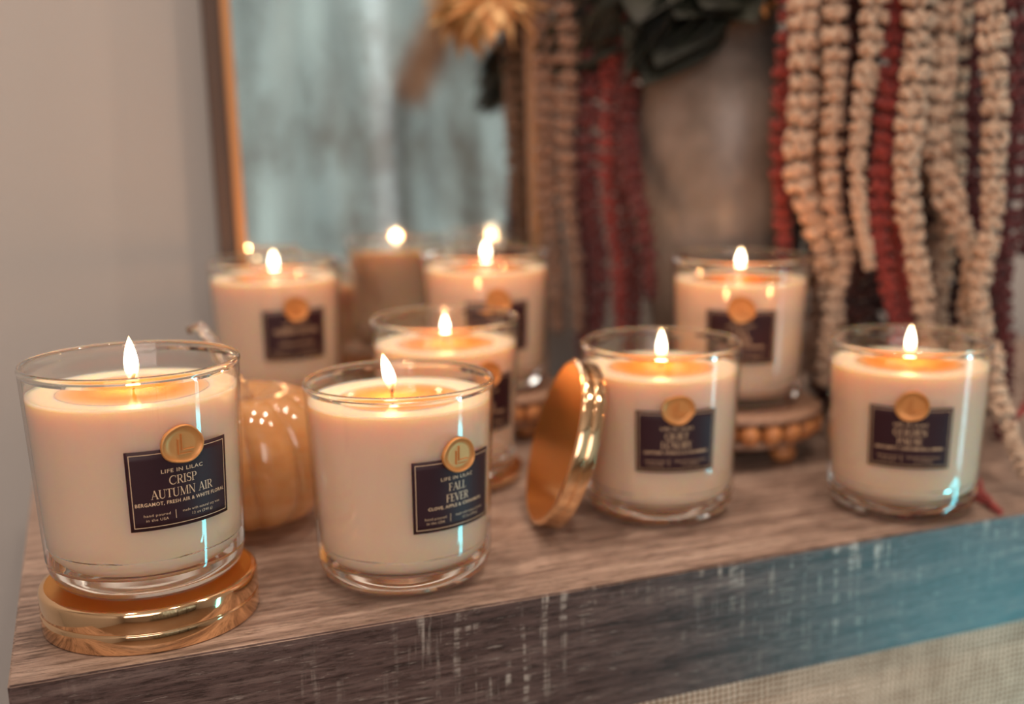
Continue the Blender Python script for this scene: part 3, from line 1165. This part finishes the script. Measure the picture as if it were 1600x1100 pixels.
def strand(label, path, mat, r=1.05, step=.95, seed=0, taper=.45, fine=True, n_f=15):
    """path: world points, hanging from the vase mouth down; r cm"""
    rnd = np.random.RandomState(seed)
    pts = np.array([tuple(p) for p in catmull(path)])
    seg = np.linalg.norm(np.diff(pts, axis=0), axis=1)
    s = np.concatenate([[0], np.cumsum(seg)])
    L_ = s[-1]
    org = pts[-1]
    iv, if_ = ICO1 if fine else ICO0
    VV, FF = [], []
    off = 0
    # core stem
    tv, tf = tube([Vector(p - org) for p in pts[::3]] + [Vector(pts[-1] - org)], r * .0028, 6)
    q = 0
    t = .0
    k = 0
    while q < L_:
        u = q / L_
        rr = r * (1 - taper * max(0, u - .45) / .55) * (1 + .10 * rnd.randn() * .6)
        if u < .06:
            rr *= .5 + u / .12
        c = np.array([np.interp(q, s, pts[:, i]) for i in range(3)])
        c2 = np.array([np.interp(min(q + .005, L_), s, pts[:, i]) for i in range(3)])
        d = c2 - c
        if np.linalg.norm(d) < 1e-6:
            break
        d /= np.linalg.norm(d)
        a = np.cross(d, [0.31, .9, .3]); a /= np.linalg.norm(a)
        b = np.cross(d, a)
        nf = max(8, int(n_f * rr / r))
        ph = rnd.rand() * 6.28
        # one whorl: a ring of small florets bulging out
        for m_ in range(nf):
            w = ph + 2 * PI * m_ / nf + rnd.randn() * .12
            layer = (m_ % 2) * 2 - 1
            rad = rr * (.66 + .14 * rnd.rand()) * .01
            size = (rr * .31 + .06 * rnd.rand()) * .01
            p = c + rad * (np.cos(w) * a + np.sin(w) * b) + d * (layer * .13 * step * .01 + rnd.randn() * .0005)
            ax = np.array([1, 1, 1]) * size * (1 + .22 * rnd.randn(3))
            VV.append(iv * ax + (p - org))
            FF.append(if_ + off); off += len(iv)
        # filler body
        bod = iv * (rr * .72 * .01)
        bod = bod - np.outer(bod @ d, d) * .45
        VV.append(bod + (c - org)); FF.append(if_ + off); off += len(iv)
        q += step * .0098 * (rr / r) ** .6 * (1 + .12 * rnd.randn())
    VV.append(np.array([tuple(v) for v in tv])); V = np.concatenate(VV)
    faces = [tuple(x) for x in np.concatenate(FF)] + [tuple(i + off for i in f) for f in tf]
    o = mesh_from('amaranth_strand', V, faces, mat)
    o.location = tuple(org)
    return tag(o, label, 'hanging flower strand', 'hanging amaranth strands')


def hang(label, pix, depth, mat, r, seed, step=.95, fine=True, taper=.45, arch=True, n_f=15):
    """pix: photograph points down the strand; depth: number or list (cm ahead of the camera)"""
    n = len(pix)
    dp = depth if isinstance(depth, (list, tuple)) else [depth] * n
    P = [at(px, py, dd) for (px, py), dd in zip(pix, dp)]
    if arch:
        mth = W(MOUTH[0], MOUTH[1], MOUTH[2])
        top = P[0]
        up1 = top + Vector((0, 0, .05))
        mid = (top + mth) / 2 + Vector((0, 0, .11))
        P = [mth + (top - mth) * .06, mth + (top - mth) * .16 + Vector((0, 0, .06)), mid, up1] + P
    return strand(label, P, mat, r, step, seed, taper, fine, n_f)


BG, RD, DR, TN_ = M['beige_bloom'], M['red_bloom'], M['dark_red_bloom'], M['tan_bloom']
hang('thick beige strand, leftmost of the beige ones at right', [(1259, 0), (1256, 153), (1246, 255), (1266, 331), (1292, 400), (1302, 509), (1300, 600)], 75, BG, 1.18, 1, 1.25)
hang('slim beige strand second from left, beside the thick leftmost one', [(1307, 0), (1306, 102), (1300, 255), (1303, 331), (1322, 400), (1300, 480), (1283, 600)], 73, BG, .82, 2, 1.1)
hang('beige strand just left of the bright red one, tip curling above the candle', [(1368, 0), (1356, 102), (1345, 178), (1340, 255), (1345, 345), (1360, 420)], 71, BG, 1.08, 3, 1.2, taper=.6)
hang('bright red strand hanging between two beige ones above the right candle', [(1404, 0), (1396, 102), (1386, 204), (1378, 280), (1373, 356), (1384, 433), (1400, 509), (1405, 620)], 72, RD, .85, 4, 1.1)
hang('beige strand right of the bright red one, hanging straight to the right candle', [(1437, 0), (1430, 102), (1422, 204), (1416, 280), (1424, 356), (1440, 458), (1450, 560), (1452, 640)], 70, BG, 1.0, 5, 1.15)
hang('thick beige strand bending right at its middle', [(1478, 0), (1466, 102), (1460, 204), (1472, 280), (1500, 356), (1522, 410), (1510, 500), (1490, 600)], 71, BG, 1.15, 6, 1.2)
hang('beige strand tucked behind the thick bending one', [(1498, 0), (1490, 102), (1488, 200), (1492, 290), (1478, 380), (1468, 470), (1470, 600)], 75, BG, 1.05, 7, 1.2, fine=False)
hang('crisp pale beige strand, rightmost of the long beige ones', [(1545, -20), (1552, 60), (1556, 153), (1552, 255), (1551, 345), (1538, 407), (1530, 458), (1538, 535), (1545, 640)], 69, BG, .98, 8, 1.05, n_f=17)
hang('dark red strand along the right border of the picture', [(1592, 0), (1588, 150), (1580, 300), (1566, 450), (1572, 560), (1562, 700)], 75, DR, 1.0, 9, 1.2, fine=False)
hang('dark red strand at the far right edge', [(1625, 0), (1612, 150), (1608, 300), (1600, 400)], 80, DR, 1.2, 10, 1.3, fine=False)
hang('dark red strand in the gap left of the crisp pale one', [(1520, 0), (1518, 150), (1516, 250), (1522, 340), (1540, 440)], 79, DR, 1.1, 11, 1.2, fine=False)
hang('red strand hanging at the left side of the beige curtain of strands', [(1232, 60), (1220, 200), (1222, 300), (1226, 420), (1230, 520)], 79, RD, .95, 12, 1.2, fine=False)
hang('short red strand behind the candle flame at right', [(1392, 120), (1402, 280), (1402, 356), (1410, 440), (1412, 540), (1408, 620)], 75, RD, .95, 13, 1.1, fine=False)
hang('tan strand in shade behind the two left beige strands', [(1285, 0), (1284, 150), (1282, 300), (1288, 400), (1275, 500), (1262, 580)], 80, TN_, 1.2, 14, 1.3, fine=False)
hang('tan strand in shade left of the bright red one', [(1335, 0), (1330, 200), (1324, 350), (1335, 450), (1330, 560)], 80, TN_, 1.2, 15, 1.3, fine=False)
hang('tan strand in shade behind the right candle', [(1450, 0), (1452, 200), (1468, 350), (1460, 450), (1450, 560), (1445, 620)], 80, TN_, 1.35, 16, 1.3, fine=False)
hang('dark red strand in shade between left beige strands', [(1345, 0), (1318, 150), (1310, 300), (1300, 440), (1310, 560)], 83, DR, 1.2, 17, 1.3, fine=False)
# the strands that trail over the console top
hang('beige strand trailing over the wood right of the last candle', [(1556, 540), (1552, 590), (1570, 650), (1588, 705), (1606, 750)], [68, 67, 65, 63.5, 62.5], BG, .62, 18, .8, arch=False, taper=.3)
hang('thin red strand tip lying beside the right candle', [(1500, 700), (1525, 765), (1545, 785), (1562, 800)], [66, 62.4, 60.4, 59.0], RD, .45, 19, .7, arch=False, taper=.6)
hang('short red strand tip at the right border above the trailing beige one', [(1640, 560), (1612, 620), (1590, 650)], [70, 69, 68], RD, .5, 23, .8, arch=False, taper=.6)
# strands on the left of the vase, far and blurred
LS = [('tan strand hanging leftmost beside the mirror reflection', [(858, 60), (856, 200), (858, 320), (868, 420), (872, 520)], 90.2, TN_, 1.3),
      ('brown tan strand second from the mirror, left of the dark red ones', [(890, 60), (884, 200), (888, 320), (900, 420), (904, 520)], 88, TN_, .95),
      ('red strand hanging left of the vase, nearest the tan ones', [(930, 60), (918, 200), (922, 320), (938, 430), (930, 540)], 88.6, DR, 1.15),
      ('brighter red strand hanging midway between mirror and vase', [(958, 60), (950, 200), (952, 320), (966, 420), (970, 520)], 88, RD, .95),
      ('dark red strand against the left side of the vase', [(988, 70), (982, 180), (990, 280), (1010, 370), (1018, 470)], [87, 86, 83, 81, 80.5], DR, 1.0),
      ('added dark strand standing in for shade behind the red ones left of the vase', [(905, 60), (902, 200), (905, 320), (915, 430), (915, 560)], 90, DR, 1.3),  # this and the next are dark fillers for shaded gaps
      ('added dark strand standing in for shade close to the vase, behind the red ones', [(972, 60), (970, 200), (978, 320), (990, 430), (985, 560)], 88, DR, 1.3)]
for k, (x0_, dd) in enumerate(((1284, 84.5), (1316, 88), (1365, 87), (1415, 88), (1455, 86), (1495, 84), (1545, 83), (1330, 78))):  # filler strands added so the gaps between the beige ones look shaded
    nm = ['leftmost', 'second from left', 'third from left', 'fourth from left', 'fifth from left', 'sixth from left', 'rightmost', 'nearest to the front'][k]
    hang('added dark strand, shade put into its colour, behind the beige ones, ' + nm, [(x0_, -20), (x0_ + 4, 150), (x0_ - 4, 300), (x0_ + 6, 430), (x0_, 560), (x0_ + 3, 640)], dd, M['shade_bloom'], 1.5, 70 + k, 1.5, fine=False, taper=.15)
for i, (lb, px, dd, mt, rr) in enumerate(LS):
    hang(lb, px, dd, mt, rr, 40 + i, 1.25, fine=False)


# ------------------------------------------------------------------ foliage and yellow flower at the vase mouth
def leaf_mesh(length, width, curl, V, Fc, base, direction, roll, nseg=8):
    d = direction.normalized()
    s = d.cross(Vector((0, 0, 1)))
    if s.length < .01:
        s = Vector((1, 0, 0))
    s.normalize()
    u = s.cross(d)
    s, u = s * math.cos(roll) + u * math.sin(roll), u * math.cos(roll) - s * math.sin(roll)
    k0 = len(V)
    th = .0006
    for i in range(nseg + 1):
        t = i / nseg
        w = width * math.sin(PI * min(.999, t ** .8)) * .5 + .0008
        c = base + d * (length * t) - Vector((0, 0, 1)) * curl * t * t
        for o_, h in ((-1, .18), (-.5, .05), (0, 0), (.5, .05), (1, .18)):
            V.append(c + s * (w * o_) + u * (w * h))
        for o_, h in ((1, .18), (.5, .05), (0, 0), (-.5, .05), (-1, .18)):
            V.append(c + s * (w * o_) + u * (w * h - th))
    for i in range(nseg):
        a = k0 + i * 10
        for k in range(10):
            Fc.append((a + k, a + (k + 1) % 10, a + 10 + (k + 1) % 10, a + 10 + k))
    Fc.append(tuple(k0 + k for k in range(10))[::-1])
    Fc.append(tuple(k0 + nseg * 10 + k for k in range(10)))


lf = thing('leafy_branch', 'dark green leafy branch at the vase mouth, top middle of the view', 'foliage', W(*MOUTH))
mw = W(*MOUTH)
rnd = random.Random(3)
targets = [(838, 75, 80.5), (852, 55, 80), (868, 88, 79.5), (884, 60, 79), (915, 100, 79), (935, 80, 78.5), (955, 95, 79), (985, 85, 78.5), (1010, 100, 79), (1030, 70, 78.5), (870, 15, 79), (910, 25, 78.5), (950, 0, 78.5), (1000, 5, 78.5), (1060, -5, 78.5), (1100, -20, 78.5), (850, 20, 82), (880, 60, 82), (925, 95, 81), (960, 60, 80), (1000, 80, 80), (905, 10, 83), (965, 5, 82), (1005, 20, 80), (870, -30, 84), (930, -45, 83), (1030, -30, 82), (1090, -50, 82), (1150, -40, 82), (1000, -70, 82), (840, 60, 83), (1200, -30, 80), (1180, 2, 79), (845, 95, 82), (875, 105, 81.5), (905, 70, 80.5), (940, 110, 80), (975, 100, 79.5), (1020, 60, 79.5), (1035, 90, 79.5), (860, 40, 81), (900, 40, 80), (945, 30, 79.5), (985, 45, 79), (1025, 25, 79), (890, 85, 82.5), (930, 60, 82.5)]
for (px, py, dd) in targets:
    dd = 90 if px < 890 else (88.5 if px < 975 else dd)
    tip = at(px, py, dd) - mw
    V, Fc = [], []
    base = tip * .35 + Vector((0, 0, .02))
    dv = tip - base
    leaf_mesh(dv.length * 1.05, .052 + rnd.random() * .026, .012, V, Fc, base, dv, rnd.uniform(-.8, .8))
    mesh_from('leaf', V, Fc, M['leaf'], lf)
V, Fc = [], []
for (px, py, dd) in targets:
    tip = at(px, py, dd) - mw
    v, f = tube([Vector((0, 0, -.03)), Vector((0, 0, .005)) + tip * .08, tip * .35 + Vector((0, 0, .02))], .0018, 6)
    k = len(V)
    V += v
    Fc += [tuple(i + k for i in q) for q in f]
mesh_from('stem', V, Fc, M['leaf'], lf)


def flower(label, px, py, dd, R, face):
    c = at(px, py, dd)
    o = thing('yellow_flower', label, 'flower', c)
    rnd = random.Random(px)
    f = face.normalized()
    s = f.cross(Vector((0, 0, 1))).normalized()
    u = s.cross(f)
    for layer, (n, rr, lift) in enumerate(((13, 1.0, .0), (11, .82, .35), (8, .58, .8))):
        for k in range(n):
            a = 2 * PI * k / n + layer * .3 + rnd.uniform(-.1, .1)
            dv = (s * math.cos(a) + u * math.sin(a)) * rr * R + f * lift * R * .5
            V, Fc = [], []
            leaf_mesh(dv.length, R * .42, .0, V, Fc, dv * .12, dv, rnd.uniform(-.3, .3), 6)
            mesh_from('petal', V, Fc, M['yellow_petal'], o)
    bm = bmesh.new()
    bmesh.ops.create_icosphere(bm, subdivisions=2, radius=R * .2)
    h = bm_obj('flower_centre', bm, M['flower_heart'], o, True)
    h.location = f * R * .12
    g = mw - c
    V, Fc = tube([-f * .005, -f * .03 + g * .3 + Vector((0, 0, .02)), g * .75 + Vector((0, 0, .03)), g - Vector((0, 0, .03))], .002, 7)
    mesh_from('flower_stem', V, Fc, M['leaf'], o)


flower('soft yellow flower at the top, before the mirror', 775, -12, 88.5, .038, CAM - at(775, -12, 88.5) + Vector((0, 0, .1)))
flower('soft yellow bloom at the top above the vase', 1178, -22, 82, .020, CAM - at(1178, -22, 82) - Vector((0, 0, .1)))

# ------------------------------------------------------------------ the room the mirror reflects
def curtain(label, x0, x1, y, z0, z1, waves, seed):
    nx, nz = 160, 10
    V, Fc = [], []
    rnd = random.Random(seed)
    for j in range(nz + 1):
        for i in range(nx + 1):
            t = i / nx
            V.append((x0 + (x1 - x0) * t, y + .03 * math.sin(t * waves * 2 * PI + .4 * math.sin(j * .5)) + .012 * math.sin(t * waves * 5.1), z0 + (z1 - z0) * j / nz))
    for j in range(nz):
        for i in range(nx):
            a = j * (nx + 1) + i
            Fc.append((a, a + 1, a + nx + 2, a + nx + 1))
    o = mesh_from('curtain', V, Fc, M['curtain'])
    md = o.modifiers.new('thick', 'SOLIDIFY'); md.thickness = .002
    return tag(o, label, 'curtain')


structure(box('added_window', .35, 2.25, Y0 + .001, Y0 + .012, .35, 2.25, M['added_window_glow']))  # unseen window added, glowing to light the curtains the mirror shows
wf = bmesh.new()
for (a, b_, c, d_) in ((.30, .36, .30, 2.3), (2.24, 2.29, .30, 2.3), (.36, 2.24, .30, .36), (.36, 2.24, 2.24, 2.3), (1.28, 1.33, .36, 2.24)):
    addbox(wf, a, b_, Y0 + .001, Y0 + .04, c, d_)
structure(bm_obj('trim_1', wf, M['window_frame']))
curtain('pale grey curtain reflected in the left part of the mirror', -.2, .99, Y0 + .07, .02, 2.3, 7, 1)
curtain('pale blue-grey curtain reflected in the right part of the mirror', 1.0, 2.28, Y0 + .07, .02, 2.3, 6, 2)
hr = thing('stair_handrail', 'slanted tan handrail on posts, seen softly in the mirror', 'handrail', (1.0, Y0 + .26, 0))
box('post', -.02, .02, -.02, .02, 0, 1.37, M['post_grey'], hr, .002)
box('post', .48, .52, -.02, .02, 0, 2.2, M['post_grey'], hr, .002)
rl = box('rail', -.055, .055, -.03, .03, 0, 1.05, M['tan_board'], hr, .006)
rl.location = (.03, 0, 1.33)
rl.rotation_euler = (0, math.radians(27), 0)

for i, (x, y) in enumerate(DOWN):
    t = thing('ceiling_light', 'round recessed ceiling light over the console', 'ceiling light', (x, y, ZC), (0, 0, 0), 'recessed ceiling lights')
    lathe('trim_ring', [(4.6, 0), (6.6, 0), (6.6, -.5), (6.2, -.8), (4.8, -.8), (4.6, 0)], M['fixture'], t, 40)
    lathe('lamp_face', [(0, -.15), (4.6, -.15), (4.6, -.3), (0, -.3)], M['lamp_face'], t, 40)
